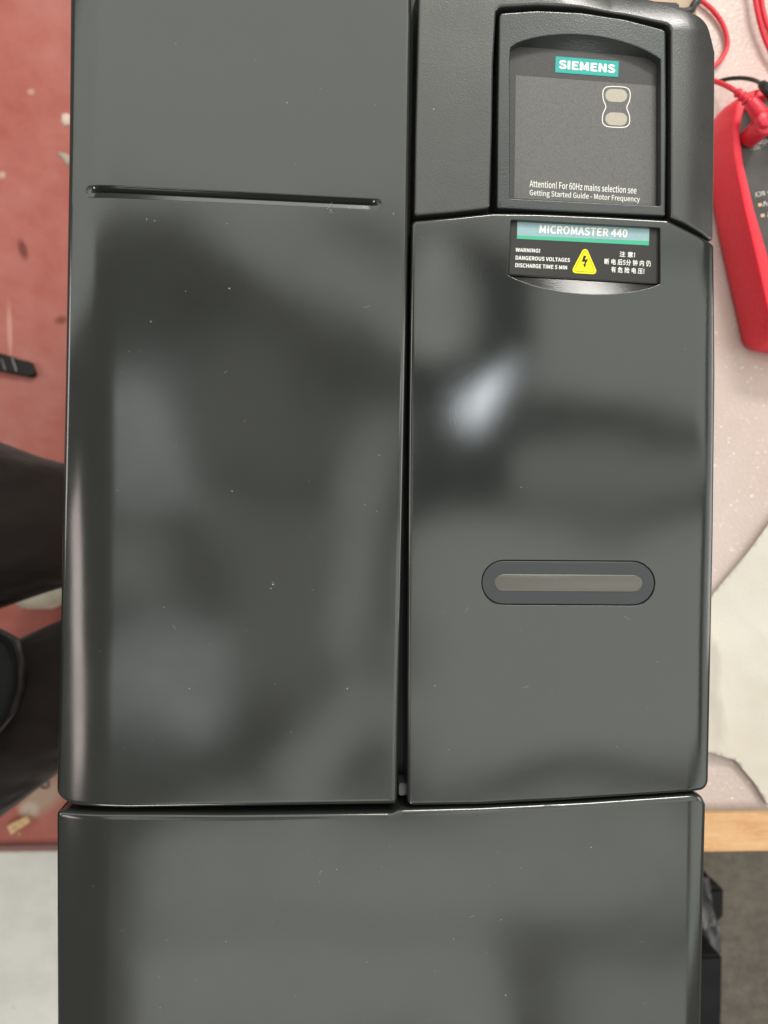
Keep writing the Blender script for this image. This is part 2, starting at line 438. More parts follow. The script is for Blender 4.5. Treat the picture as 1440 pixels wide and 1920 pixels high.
# pink foam sheet
def foam_mat():
    m, nt, b = newmat('pink_foam')
    f = noise(nt, 5, 4, 0.6)
    c = ramp(nt, f, [(0.35, (0.55, 0.43, 0.385)), (0.62, (0.63, 0.53, 0.49))])
    v = nt.nodes.new('ShaderNodeTexVoronoi'); v.inputs['Scale'].default_value = 330
    nt.links.new(coords(nt), v.inputs['Vector'])
    n2 = noise(nt, 260, 3, 0.7)
    s = ramp(nt, n2, [(0.62, (0, 0, 0)), (0.72, (1, 1, 1))])
    c = mixc(nt, s, c, (0.82, 0.76, 0.73))
    nt.links.new(c, b.inputs['Base Color']); b.inputs['Roughness'].default_value = 0.38
    b.inputs['Specular IOR Level'].default_value = 0.6
    ad = nt.nodes.new('ShaderNodeMath'); ad.operation = 'ADD'
    nt.links.new(v.outputs['Distance'], ad.inputs[0]); nt.links.new(n2, ad.inputs[1])
    bump(nt, b, ad.outputs[0], 0.00022)
    return m
bm = bmesh.new()
nx, ny = 90, 120
X0, X1, Y0, Y1 = TX0+0.004, TX1-0.01, yfoam, TY1-0.02
import mathutils.noise as mn
def foam_z(x, y): return ZT+0.0030+0.0012*mn.noise(Vector((x*9, y*9, 0.3)))
g = [[bm.verts.new((X0+(X1-X0)*i/nx, (Y0+(Y1-Y0)*j/ny)-(0.006*((X0+(X1-X0)*i/nx)-0.3) if j == 0 else 0), 0)) for j in range(ny+1)] for i in range(nx+1)]
for r_ in g:
    for v in r_: v.co.z = foam_z(v.co.x, v.co.y)
for i in range(nx):
    for j in range(ny): bm.faces.new((g[i][j], g[i+1][j], g[i+1][j+1], g[i][j+1]))
ex = bmesh.ops.extrude_face_region(bm, geom=bm.faces[:])
for v in [q for q in ex['geom'] if isinstance(q, bmesh.types.BMVert)]: v.co.z = ZT+0.0004
o = obj('foam_sheet', bm, foam_mat())
tag(o, 'thin pinkish packing foam sheet covering the table top', 'foam sheet')

# crumpled white paper on the foam
def paper_mat():
    m, nt, b = newmat('white_paper')
    f = noise(nt, 9, 4, 0.6)
    c = ramp(nt, f, [(0.35, (0.60, 0.545, 0.46)), (0.65, (0.66, 0.63, 0.565))])
    nt.links.new(c, b.inputs['Base Color']); b.inputs['Roughness'].default_value = 0.7
    bump(nt, b, noise(nt, 350, 3), 0.0002); return m
ZP = ZT+0.006
pl = world_loop(rounded([(1463, 948, 0), (1396, 1040, 0), (1333, 1117, 0), (1270, 1190, 0), (1250, 1400, 0), (1330, 1408, 4), (1376, 1424, 6),
                         (1412, 1466, 0), (1440, 1512, 0), (1500, 1500, 0), (1700, 1300, 0), (1640, 900, 0)], 14), ZP)
bm = bmesh.new(); r_ = ring(bm, pl, 0)
bmesh.ops.triangle_fill(bm, use_beauty=True, use_dissolve=False, edges=loop_edges(bm, r_)); grid_cut(bm, 0.005)
for v in bm.verts:
    q = Vector((v.co.x*14, v.co.y*14, 1.7))
    rd = 1-abs(mn.noise(q))*2; rd2 = 1-abs(mn.noise(q*2.3+Vector((5, 1, 0))))*2
    v.co.z = ZP+0.001+0.0045*max(0, rd)**3+0.0006*max(0, rd2)
ex = bmesh.ops.extrude_face_region(bm, geom=bm.faces[:])
for v in [q for q in ex['geom'] if isinstance(q, bmesh.types.BMVert)]: v.co.z -= 0.0004
o = obj('paper_sheet', bm, paper_mat())
tag(o, 'creased off-white paper sheet lying on the pink foam at right', 'paper')

# ================================================================ the drive
drive = thing('motor_drive', 'large dark grey industrial motor drive lying on its back on the table, filling the photo', 'motor drive')
x_l = P(111, 900).x; x_r = P(1328, 900).x
y_t = P(700, -230).y; y_b = P(700, 2120).y
boxobj('chassis', x_l+0.006, x_r-0.006, y_b+0.006, y_t-0.03, ZT+0.0062, ZF-0.020, M_DARK, drive, 0.002)

# left cover, with a long pressed groove
def lz(x, y):
    d = max(0.0, (x_l+0.024)-x); return -0.0034*(d/0.024)**2.2
groove = world_loop(rounded([(160, 346.5, 9), (715, 374, 9), (714, 393, 9), (161, 367.5, 9)], 8))
Lc = world_loop(rounded([(127, -220, 40), (775, -220, 14), (772, 0, 0), (766, 420, 0), (757, 900, 0), (745, 1500, 12), (742, 1509, 0), (500, 1513, 0),
                         (240, 1517, 0), (133, 1514, 26), (99, 1500, 24), (106, 1200, 0), (116, 700, 0), (123, 250, 0)], 14))
cover('left_cover', Lc, 0.0022, 0.026, M_COVER, drive, holes=[(groove, 0.0004, 0.0004)], zf=lz, step=0.006, xcuts=[x_l+0.0012*k for k in range(1, 21)])
bm = bmesh.new()
va, vb = Vector(XY(168, 354)), Vector(XY(708, 381))
vu = (vb-va).normalized()
def valley(q):
    t = max(0.0, min((vb-va).length, (q-va).dot(vu))); return va+vu*t
vn = Vector((-vu.y, vu.x)); rs = []
for k in range(9):
    t = k/8; vs = []
    for q in groove:
        v_ = valley(q); north = (q-v_).dot(vn) > 0
        w_ = (q-v_).length*0.97; zs = min(0.0012, 0.27*w_*0.75)
        ke = min(1.0, (min((v_-va).length, (vb-v_).length)+0.0004)/0.0022)
        zz = t*0.0024 if north else (zs*t/0.75 if t < 0.75 else zs+(t-0.75)/0.25*(0.0024-zs))
        p = q.lerp(v_, t*0.999); vs.append(bm.verts.new((p.x, p.y, ZF-0.0004-zz*ke+lz(p.x, p.y))))
    rs.append(vs)
for i in range(8): bridge(bm, rs[i], rs[i+1])
obj('groove', bm, M_COVER, drive)

# upper right bezel round the status panel
def bz(x, y):
    xr = P(1342, 300).x; yt = P(1200, 0).y
    d = max(0.0, x-(xr-0.017)); e = max(0.0, y-(yt-0.012)-max(0, (P(1150, 0).x-x))*0.35)
    return -0.0030*(d/0.017)**2-0.010*(min(e, 0.03)/0.03)**1.6
Bz = world_loop(rounded([(786, -60, 14), (1060, -48, 0), (1180, -26, 20), (1262, 2, 45), (1329, 28, 46), (1348, 90, 20), (1347, 260, 0), (1345, 452, 7),
                         (1319, 436, 0), (1284, 418, 0), (1259, 408, 6), (1258, 405, 0), (1258, 402, 0), (1258, 46, 14), (1175, 26, 0), (1090, 13, 0), (1010, 9, 0), (931, 13, 12),
                         (925, 120, 0), (923, 250, 0), (919, 390, 9), (850, 398, 0), (777, 404, 6), (779, 250, 0)], 10))
cover('bezel', Bz, 0.0011, 0.024, M_BEZEL, drive, zf=bz, step=0.005)
# status display panel
arch = []
for i in range(25):
    t = i/24; xx = 958+(1240-958)*t; yy = 86+(110-86)*t; arch.append((xx, yy-34*(1-(2*t-1)**2)**0.8))
win_px = [(957, 371, 3)]+[(956, 120, 0)]+[(a[0], a[1], 0) for a in arch]+[(1240, 385, 3)]
wl = [Vector(p[:2]) for p in win_px]
winl = world_loop(rounded(win_px, 12))
Pn = world_loop(rounded([(937, 22, 8), (1010, 17, 0), (1090, 21, 0), (1175, 34, 0), (1250, 54, 10), (1251, 230, 0), (1249, 404, 4), (1240, 403, 0), (1090, 397, 0), (940, 389, 0), (933, 388, 4), (934, 200, 0)], 12))
ZPN = ZF-0.0006
cover('status_panel', Pn, 0.0009, 0.020, M_PANEL, drive, holes=[(winl, 0.0004, 0.0004)], z0=ZPN)
# pocket of the window: steep sides, scooped finger recess at the top
DW = 0.0045
TLc = Vector(XY(957, 87, ZPN-DW)); TRc = Vector(XY(1241, 111, ZPN-DW))
def below(p):
    """fold the arch points down onto the straight top edge of the window"""
    u = (TRc-TLc); nrm = Vector((-u.y, u.x)).normalized(); s = (p-TLc).dot(nrm)
    return p-nrm*s if s > 0 else p
bm = bmesh.new(); K = 7; rs = []
low = [below(p) for p in winl]
for k in range(K+1):
    t = k/K
    z = ZPN-0.0004-(DW-0.0004)*(math.sin(t*math.pi/2)**0.9)
    rs.append([bm.verts.new(((p*(1-t)+q*t).x, (p*(1-t)+q*t).y, ZPN-0.0004-(DW-0.0004)*(t**0.9))) for p, q in zip(winl, low)])
for i in range(K): bridge(bm, rs[i], rs[i+1])
obj('window_recess', bm, M_PANEL, drive)
ZW = ZPN-DW
film = world_loop(rounded([(954, 83, 0), (1243, 107, 0), (1243, 389, 0), (950, 374, 0)], 400), ZW)
slab('window_film', film, ZW+0.0002, ZW-0.0006, M_FILM, drive)
zt = ZW+0.00030
poly('display_area', [(967, 141), (1230, 161), (1229, 386), (964, 372)], zt, M_FILM2, drive)
z2 = zt+0.00006
poly('brand_label', [(1042, 105.5), (1160, 115), (1159, 144.5), (1041, 135.5)], z2, M_TEAL, drive)
text('lettering', 'SIEMENS', [(1048, 112), (1154, 121), (1153.5, 137.5), (1047.5, 129)], z2+0.00004, M_WHITE, drive, 0.022, sp=1.03)
text('lettering', 'Attention! For 60Hz mains selection see', [(993, 337), (1194, 350), (1193, 363.5), (993, 350.5)], z2, M_WHITE, drive, 0.004)
text('lettering', 'Getting Started Guide - Motor Frequency', [(993, 355), (1200, 368), (1199.5, 382), (993, 369)], z2, M_WHITE, drive, 0.004)
def pill(cx, cy, hw, hh, k=8, tilt=0.05):
    out = []
    for s in (1, -1):
        for i in range(k+1):
            a = -math.pi/2+math.pi*i/k
            x = s*(hw-hh)+s*hh*math.cos(a); y = s*hh*math.sin(a); out.append((cx+x-y*tilt, cy+y+x*tilt))
    return out
for cy in (179, 223):
    l = world_loop([Vector(p) for p in pill(1155.5, cy, 20.5, 12)], z2)
    slab('status_window', l, z2, z2-0.00005, M_CREAM, drive)
def hourglass(off):
    pts = []
    cx, hw, rr = 1155.5, 26.5, 13
    ctrl = [(-14, -39), (14, -39), (24, -34), (26.5, -24), (25, -12), (20.5, 0), (25, 12), (26.5, 24), (24, 33), (14, 38), (-14, 38), (-24, 33), (-26.5, 24), (-25, 12), (-20.5, 0), (-25, -12), (-26.5, -24), (-24, -34)]
    n = len(ctrl); V = [Vector(c) for c in ctrl]
    for i in range(n):
        p0, p1, p2, p3 = V[i-1], V[i], V[(i+1) % n], V[(i+2) % n]
        for j in range(5):
            t = j/5
            pts.append(0.5*((2*p1)+(p2-p0)*t+(2*p0-5*p1+4*p2-p3)*t*t+(3*p1-p0-3*p2+p3)*t**3))
    return [Vector((cx+p.x*off-p.y*0.02, 201+p.y*off+p.x*0.04)) for p in pts]
bm = bmesh.new(); lo = world_loop(hourglass(1.0), z2); li = inset(lo, 0.00042)
a = ring(bm, lo, z2+0.00002); b_ = ring(bm, li, z2+0.00002); bridge(bm, a, b_)
obj('outline_mark', bm, M_WHITE, drive, False)

# main door, lower right
xdr = P(1335, 900).x; ydt = P(1100, 405).y
def dz(x, y):
    d = max(0.0, x-(xdr-0.009)); z = -0.0010*(d/0.009)**2
    c = (x-P(960, 700).x); e = (y-P(900, 700).y)
    z += -0.0000
    # soft vertical fluting below the label
    s = math.exp(-((x-P(880, 600).x)/0.012)**2)*max(0, min(1, (y-P(880, 800).y)/0.05))
    return z
lab_px = [(958, 412, 2), (1238, 427, 2), (1238, 532, 3)]
for i in range(1, 16):
    t = i/16; lab_px.append((1238-(1238-952)*t, 532-(532-515)*t+27*(1-(2*t-1)**2)**0.85, 0))
lab_px += [(952, 515, 3)]
labl = world_loop(rounded(lab_px, 10))
slot_px = [Vector(p) for p in pill(1065.5, 1093, 163, 42, 12, 0.006)]
slotl = world_loop(rounded([(p.x, p.y, 0) for p in slot_px], 10))
Dr = world_loop(rounded([(772, 413, 10), (850, 406, 0), (925, 398, 8), (1010, 399, 0), (1130, 404, 0), (1252, 411, 10), (1290, 430, 0), (1342, 457, 8), (1345, 700, 0), (1342, 1000, 0), (1332, 1483, 20),
                         (1200, 1492, 0), (1060, 1501, 0), (900, 1509, 0), (764, 1511, 10), (763, 1300, 0), (767, 800, 0)], 14))
cover('door', Dr, 0.0016, 0.026, M_DOOR, drive, holes=[(labl, 0.0003, 0.0003), (slotl, 0.00025, 0.0016)], zf=dz, step=0.006, xcuts=[xdr-0.0008*k for k in range(-1, 13)])
# label pocket with a crescent lip
DL = 0.0025
BRc = Vector(XY(1238, 532)); BLc = Vector(XY(952, 515))
def fold(p):
    u = (BLc-BRc); nrm = Vector((-u.y, u.x)).normalized(); s = (p-BRc).dot(nrm)
    return p-nrm*s if s > 0 else p
bm = bmesh.new(); K = 6; rs = []
low = [fold(p) for p in labl]
for k in range(K+1):
    t = k/K
    rs.append([bm.verts.new(((p*(1-t)+q*t).x, (p*(1-t)+q*t).y, ZF+dz(p.x, p.y)-0.0003-(DL-0.0003)*t)) for p, q in zip(labl, low)])
for i in range(K): bridge(bm, rs[i], rs[i+1])
obj('label_recess', bm, M_BEZEL, drive)
zl = ZF-DL
lb = world_loop(rounded([(956, 409, 0), (1241, 424, 0), (1241, 533, 0), (951, 516, 0)], 400), zl)
slab('label_base', lb, zl+0.0001, zl-0.001, M_DOOR, drive)
zl += 0.0005
poly('warning_label', [(959, 411.5), (1237, 426.5), (1236, 531), (955, 513.5)], zl, M_LABEL, drive, 0.00035)
zl += 0.00005
poly('name_band', [(970, 412.5), (1217.5, 425.5), (1217, 452), (969.5, 441)], zl, M_BAND, drive)
poly('green_stripe', [(969.5, 441), (1217, 452), (1216.5, 460), (969, 447.5)], zl, M_GREEN, drive)
zq = zl+0.00004
text('lettering', 'MICROMASTER 440', [(1012, 421.5), (1177, 430), (1176, 445.5), (1011, 437)], zq, M_WHITE, drive, 0.014, sp=1.03)
text('lettering', 'WARNING!', [(967, 464.5), (1013, 466.5), (1012.5, 474), (966.5, 472)], zq, M_WHITE, drive, 0.014, sp=1.03)
text('lettering', 'DANGEROUS VOLTAGES', [(967, 479), (1069, 484), (1068.5, 491.5), (966.5, 487)], zq, M_WHITE, drive, 0.014, sp=1.03)
text('lettering', 'DISCHARGE TIME 5 MIN', [(966.5, 493), (1063.5, 498), (1063, 505.5), (966, 501)], zq, M_WHITE, drive, 0.014, sp=1.03)
text('lettering', '注 意!', [(1162, 471), (1191, 472.5), (1190.5, 483), (1161.5, 481.5)], zq, M_WHITE, drive, 0.008, sp=1.03)
text('lettering', '断 电 后5分 钟 内 仍', [(1133.5, 484.5), (1220.5, 488.5), (1220, 500), (1133, 495.5)], zq, M_WHITE, drive, 0.008, sp=1.03)
text('lettering', '有 危 险 电 压!', [(1146, 499.5), (1208.5, 503), (1208, 514), (1145.5, 510.5)], zq, M_WHITE, drive, 0.008, sp=1.03)
poly('warning_sign', [(1097.5, 459, 6), (1121.5, 514.5, 6), (1070, 511.5, 6)], zq, M_YEL, drive, step=6)
tri = [(1097.5, 465.5, 4), (1116.5, 511.3, 4), (1075, 508.6, 4)]
bm = bmesh.new(); lo = world_loop(rounded(tri, 5), zq); a = ring(bm, lo, zq+0.00003); b_ = ring(bm, inset(lo, 0.00016), zq+0.00003); bridge(bm, a, b_)
obj('triangle_line', bm, M_BLK, drive, False)
poly('lightning_bolt', [(1094.5, 479), (1099.5, 479.6), (1096.8, 486.5), (1103, 486), (1097.8, 495.5), (1099.6, 496), (1095.4, 502), (1093.8, 495), (1095.3, 495.2), (1096.6, 490.6), (1090.6, 491)], zq+0.00004, M_BLK, drive)
# emblem in the slot
e1 = inset(slotl, 0.0003)
slab('emblem_plate', e1, ZF-0.0002, ZF-0.0018, M_EMB, drive, r=0.0004, smooth=False)
bar = world_loop([Vector(p) for p in pill(1066, 1093.5, 139, 16.5, 10, 0.006)])
bm = bmesh.new(); a = ring(bm, bar, ZF-0.0003); b_ = ring(bm, inset(bar, 0.00015), ZF-0.00005); bridge(bm, a, b_)
c_ = ring(bm, inset(bar, 0.0005), ZF+0.00005); bridge(bm, b_, c_); bm.faces.new(c_)
obj('emblem_bar', bm, M_EMB2, drive)
# clip seen in the seam
a_, b2 = P(748, 1492, ZF-0.008), P(761, 1469, ZF-0.008)
boxobj('clip', a_.x, b2.x, a_.y, b2.y, ZF-0.020, ZF-0.008, M_CLIP, drive, 0.0004)
# bottom cover
ycb = P(700, 1540).y
def cz(x, y):
    d = max(0.0, (x_l+0.024)-x); z = -0.0030*(d/0.024)**2.2
    d = max(0.0, x-(xdr-0.009)); return z-0.0010*(d/0.009)**2
Bc = world_loop(rounded([(100, 1524, 12), (420, 1527, 0), (735, 1524, 0), (748, 1518, 0), (900, 1514, 0), (1100, 1504, 0), (1316, 1489, 18), (1328, 1510, 14), (1323, 1700, 0), (1315, 2100, 30), (103, 2110, 30), (101, 1800, 0)], 14))
cover('bottom_cover', Bc, 0.0024, 0.026, M_COVER, drive, zf=cz, step=0.007, xcuts=[x_l+0.0012*k for k in range(1, 21)]+[xdr-0.0008*k for k in range(-1, 13)])

# dust specks and fibres on the faces
rd = random.Random(3); bm = bmesh.new()
def on_face(px, py):
    p = P(px, py, ZF); z = ZF
    if px < 745 and py < 1505: z += lz(p.x, p.y)
    elif py > 1530: z += cz(p.x, p.y)
    elif px > 780: z += dz(p.x, p.y)
    return Vector((p.x, p.y, z+0.00006))
spots = [(283, 603), (430, 541), (538, 193), (512, 1096), (508, 1103), (683, 576), (815, 1286), (948, 1866), (275, 411), (290, 414), (620, 394), (655, 390)]
for i in range(120):
    px = rd.uniform(150, 1300); py = rd.choice((rd.uniform(20, 1480), rd.uniform(430, 1480), rd.uniform(1560, 1900)))
    if px > 745 and (px < 790 or py < 600): continue
    if abs(py-1093) < 60 and px > 880: continue
    if px < 745 and 330 < py < 405: continue
    spots.append((px, py))
for i, (px, py) in enumerate(spots):
    c = on_face(px, py); r = rd.uniform(0.00007, 0.00014) if i > 12 else 0.00025
    bmesh.ops.create_icosphere(bm, subdivisions=1, radius=r*rd.uniform(0.7, 1.2), matrix=Matrix.Translation(c)@Matrix.Diagonal((rd.uniform(.7, 1.8), rd.uniform(.7, 1.5), 0.5, 1)))
for px, py, a, L in ((612, 392, 0.3, 0.004), (625, 399, 2.6, 0.002), (514, 1095, 1.5, 0.0016), (685, 576, 0.1, 0.0022), (1170, 1155, -0.6, 0.003), (872, 1150, 0.8, 0.003), (420, 700, 1.2, 0.0018), (330, 1180, 2.2, 0.0022), (980, 1290, 0.4, 0.0026), (600, 1640, 1.9, 0.002), (880, 1720, 0.2, 0.0024)):
    c = on_face(px, py); cv = rd.uniform(-1.5, 1.5); pts = []
    for k in range(6):
        a += cv*0.2; pts.append(c.copy()); c = c+Vector((math.cos(a), math.sin(a), 0))*L/5
    tube(bm, pts, 0.00004, 5)
o = obj('dust', bm, simple('dust_grey', (0.42, 0.42, 0.39), 0.8)); o['kind'] = 'stuff'
o['label'] = 'scattered specks of dust and short fibres on the dark covers'; o['category'] = 'dust'

# ================================================================ multimeter, lower level at right
def red_mat(name, col, rough=0.45):
    return simple(name, col, rough, 0.45, nscale=300, namp=0.06, bscale=900, bdist=0.00008)
M_RED = red_mat('red_rubber', (0.90, 0.028, 0.055)); M_LEAD = red_mat('red_silicone', (0.72, 0.030, 0.055), 0.38)
M_METER = simple('meter_face_grey', (0.060, 0.055, 0.052), 0.4, 0.5, nscale=60, namp=0.3)
M_BLEAD = simple('black_silicone', (0.015, 0.015, 0.016), 0.4, 0.5)
M_ORG = simple('orange_print', (0.62, 0.45, 0.28), 0.5, 0.3)
M_BRASS = simple('brass_ring', (0.85, 0.55, 0.15), 0.3, 0.5, metal=1)
meter = thing('multimeter', 'red and dark grey multimeter lying upside down on the pink foam at right', 'multimeter')
ZM = 0.790
def ray_loop(pts, z, n=160, cen=None):
    l = world_loop(rounded(pts, 6), z); c = cen or sum(l, Vector((0, 0)))/len(l); out = []
    for k in range(n):
        a = 2*math.pi*k/n; d = Vector((math.cos(a), math.sin(a))); best = 0
        for i in range(len(l)):
            p, q = l[i]-c, l[(i+1) % len(l)]-c; e = q-p; den = d.x*e.y-d.y*e.x
            if abs(den) < 1e-12: continue
            t = (p.x*e.y-p.y*e.x)/den; u = (p.x*d.y-p.y*d.x)/den
            if t > best and -1e-6 <= u <= 1+1e-6: best = t
        out.append(c+d*best)
    return out, c
mo, mc = ray_loop([(1403, 184, 30), (1353, 197, 42), (1340, 254, 40), (1343, 312, 60), (1364, 422, 0), (1388, 532, 0), (1414, 647, 26), (1563, 682, 0), (1693, 642, 30), (1673, 442, 0), (1631, 242, 0), (1603, 142, 34), (1503, 157, 0)], ZM-0.02, 300)
mi, _ = ray_loop([(1443, 182, 0), (1399, 197, 34), (1389, 254, 20), (1397, 312, 0), (1417, 392, 0), (1441, 467, 0), (1471, 592, 30), (1648, 582, 30), (1623, 412, 0), (1593, 252, 0), (1563, 157, 30)], ZM, 300, mc)
bm = bmesh.new()
prof = [(0.03, ZT+0.0052), (0.0, ZT+0.010), (0.01, ZM-0.020), (0.12, ZM-0.010), (0.25, ZM-0.0016), (0.28, ZM-0.0004), (0.32, ZM), (0.76, ZM+0.0012), (0.79, ZM+0.0011), (0.82, ZM+0.0006), (0.96, ZM-0.0030), (1.0, ZM-0.006)]
rs = [ring(bm, [a.lerp(b, t) for a, b in zip(mo, mi)], z) for t, z in prof]
for i in range(len(rs)-1): bridge(bm, rs[i], rs[i+1])
bm.faces.new(list(reversed(rs[0])))
obj('holster', bm, M_RED, meter)
face = [a.lerp(b, 0.97) for a, b in zip(mo, mi)]
slab('face_plate', face, ZM-0.0042, ZM-0.008, M_METER, meter)
zf_ = ZM-0.0040
def up_text(s, cx, cy, hw, hh, m, bold=0.0, ang=-13):
    """lettering turned upside down, tilted with the meter"""
    a = math.radians(ang); ex = Vector((math.cos(a), math.sin(a))); ey = Vector((-math.sin(a), math.cos(a))); c = Vector((cx, cy))
    q = [c+ex*hw+ey*hh, c-ex*hw+ey*hh, c-ex*hw-ey*hh, c+ex*hw-ey*hh]
    text('lettering', s, [tuple(v) for v in q], zf_, m, meter, bold)
up_text('VΩmAµA', 1421, 268, 20, 5.0, M_WHITE)
up_text('•–•ıı•', 1424, 276, 18, 3.0, M_WHITE)
up_text('•NCV', 1428, 363, 13, 4.6, M_WHITE)
up_text('~V', 1438, 381, 8, 4.6, M_WHITE); up_text('■', 1425, 384, 3.5, 3, M_ORG)
up_text('~V', 1446, 401, 8, 4.6, M_WHITE); up_text('■', 1430, 404, 3.5, 3, M_ORG)
# rotary dial and screen (outside the frame)
dc = P(1525, 430, ZM)
bm = bmesh.new(); bmesh.ops.create_cone(bm, cap_ends=True, segments=40, radius1=0.021, radius2=0.019, depth=0.008, matrix=Matrix.Translation((dc.x, dc.y, ZM-0.001)))
obj('dial', bm, M_BLK, meter, False)
poly('screen', [(1480, 530), (1610, 510), (1630, 610), (1500, 630)], ZM-0.0038, M_FILM2, meter)
for jx, jy, in ((1432, 236), (1500, 222)):
    c = P(jx, jy, ZM-0.004); bm = bmesh.new()
    bmesh.ops.create_cone(bm, cap_ends=True, segments=24, radius1=0.0072, radius2=0.0068, depth=0.0020, matrix=Matrix.Translation((c.x, c.y, ZM-0.0034)))
    obj('jack', bm, M_BRASS, meter)

# red right-angle plug in the meter
plug = thing('test_lead', 'red test lead with ribbed angled plug pushed into the multimeter, running left behind the drive', 'test lead')
ZL = ZT+0.012
bm = bmesh.new()
tube(bm, spline(PP([(1250, 128, ZL+0.01), (1300, 138, ZL+0.015), (1340, 152, ZL+0.024), (1368, 164, ZM+0.008), (1388, 177, ZM+0.012)]), 8), 0.0018)
obj('lead', bm, M_LEAD, plug)
bm = bmesh.new()
s0, s1 = P(1380, 171, ZM+0.012), P(1412, 198, ZM+0.014)
tube(bm, [s0+(s1-s0)*t for t in (0, 0.2, 0.4, 0.6, 0.8, 1)], lambda t: 0.0024+0.001*t)
d = (s1-s0).normalized()
for i in range(4):
    c = s0+(s1-s0)*(0.12+0.24*i)
    tube(bm, [c-d*0.0012, c-d*0.0008, c+d*0.0008, c+d*0.0012], lambda t, i=i: (0.0034+0.0004*i) if 0.2 < t < 0.8 else 0.0026+0.0004*i, 14)
obj('strain_relief', bm, M_LEAD, plug)
bm = bmesh.new()
tube(bm, spline([P(1406, 190, ZM+0.014), P(1420, 208, ZM+0.0145), P(1432, 226, ZM+0.014), P(1437, 236, ZM+0.0125)], 6), lambda t: 0.0046+0.0020*math.sin(min(1, t*1.1)*math.pi/2), 18)
obj('plug_body', bm, M_LEAD, plug)
c0 = P(1426, 240, ZM+0.012)
bm = bmesh.new()
tube(bm, [Vector((c0.x, c0.y, z)) for z in (ZM-0.0022, ZM-0.001, ZM+0.006, ZM+0.013, ZM+0.0165, ZM+0.0175)], lambda t: 0.0072 if t < 0.75 else (0.0068 if t < 0.9 else 0.0054), 24)
bmesh.ops.bevel(bm, geom=[e for e in bm.edges if len(e.link_faces) == 2 and e.calc_face_angle(0) > 0.6], offset=0.0005, segments=2, affect='EDGES')
obj('shroud', bm, M_LEAD, plug)
c1 = P(1436, 222, ZM+0.021); bm = bmesh.new()
tube(bm, [Vector((c1.x, c1.y, z)) for z in (ZM+0.012, ZM+0.0205, ZM+0.0215)], lambda t: 0.0058 if t < 0.9 else 0.0050, 24)
obj('cap', bm, M_LEAD, plug)

def lead(label, pts, r, mat, cat='cable', name='test_lead_cable'):
    bm = bmesh.new(); tube(bm, spline(PP(pts), 10), r, 12); return tag(obj(name, bm, mat), label, cat)
z = ZT+0.0065
lead('red lead looping out from behind the top right corner of the drive', [(1255, -60, z), (1300, -12, z), (1335, 18, z), (1356, 48, z), (1364, 82, z), (1354, 108, z), (1335, 126, z), (1290, 150, z)], 0.0018, M_LEAD)
lead('left strand of the two red leads running down at the top right corner', [(1398, -120, z+.004), (1412, -30, z+.004), (1420, 20, z+.004), (1432, 66, z+.003), (1452, 110, z+.002), (1480, 150, z)], 0.0019, M_LEAD)
lead('right strand of the two red leads at the top right corner', [(1415, -120, z), (1424, -30, z), (1431, 20, z), (1444, 60, z), (1470, 100, z), (1500, 120, z)], 0.0019, M_LEAD)
# black lead with its plug
bl = thing('black_test_lead', 'black test lead arching across the foam above the multimeter to a black plug', 'test lead')
bm = bmesh.new(); tube(bm, spline(PP([(1290, 168, z), (1345, 153, z+.004), (1372, 147, z+.012), (1398, 147, z+.02), (1418, 152, z+.03), (1430, 160, ZM+.008)]), 8), 0.0015)
obj('lead', bm, M_BLEAD, bl)
bm = bmesh.new(); tube(bm, [P(1428, 158, ZM+.008), P(1434, 163, ZM+.010), P(1446, 172, ZM+.012), P(1466, 190, ZM+.012), P(1490, 212, ZM+.012)], lambda t: 0.003+0.003*t, 16)
obj('plug_body', bm, M_BLEAD, bl)
c1 = P(1490, 216, ZM+0.012); bm = bmesh.new()
tube(bm, [Vector((c1.x, c1.y, zz)) for zz in (ZM-0.0022, ZM+0.010, ZM+0.018)], 0.0068, 20); obj('shroud', bm, M_BLEAD, bl)
# carton and black cord behind the top right corner
M_CARD = simple('brown_card', (0.50, 0.38, 0.27), 0.7, 0.3, nscale=30, namp=0.12)
q0, q1 = P(1200, 24, ZT+0.05), P(1311, -160, ZT+0.05)
tag(boxobj('small_carton', q0.x, q1.x, q0.y, q1.y, ZT+0.0055, ZT+0.05, M_CARD, None, 0.0015), 'small brown carton peeping out above the top right corner of the drive', 'carton')
o = lead('short black strap over the small brown carton', [(1330, -80, ZT+.054), (1312, -8, ZT+.054), (1302, 8, ZT+.054), (1288, 22, ZT+.053), (1240, 20, ZT+.054)], 0.0026, M_BLEAD, 'strap', 'black_strap')

# ================================================================ floor at the right: black case under plastic film
M_CASE = simple('black_case', (0.010, 0.010, 0.012), 0.4, 0.4, nscale=40, namp=0.3)
q0, q1 = P(1180, 2150, 0.30), P(1356, 1792, 0.30)
tag(boxobj('black_case', q0.x, q1.x, q0.y, q1.y, -0.0395, 0.30, M_CASE, None, 0.004), 'black case standing on the grey floor at the bottom right', 'case')
q2, q3 = P(1180, 1784, 0.22), P(1360, 1664, 0.22)
tag(boxobj('black_bin', q2.x, q3.x, q1.y+0.002, q3.y, -0.0395, 0.22, M_CASE, None, 0.006), 'lower black bin with grey plastic film over it, behind the black case', 'bin')
m, nt, b = newmat('crumpled_film'); b.inputs['Base Color'].default_value = (0.10, 0.10, 0.105, 1); b.inputs['Roughness'].default_value = 0.22
b.inputs['Specular IOR Level'].default_value = 0.7
fl = world_loop(rounded([(1180, 1640, 0), (1330, 1640, 6), (1336, 1665, 0), (1338, 1700, 0), (1345, 1745, 0), (1354, 1786, 3), (1180, 1786, 0)], 8), 0.235)
bm = bmesh.new(); r_ = ring(bm, fl, 0); bmesh.ops.triangle_fill(bm, use_beauty=True, use_dissolve=False, edges=loop_edges(bm, r_)); grid_cut(bm, 0.007)
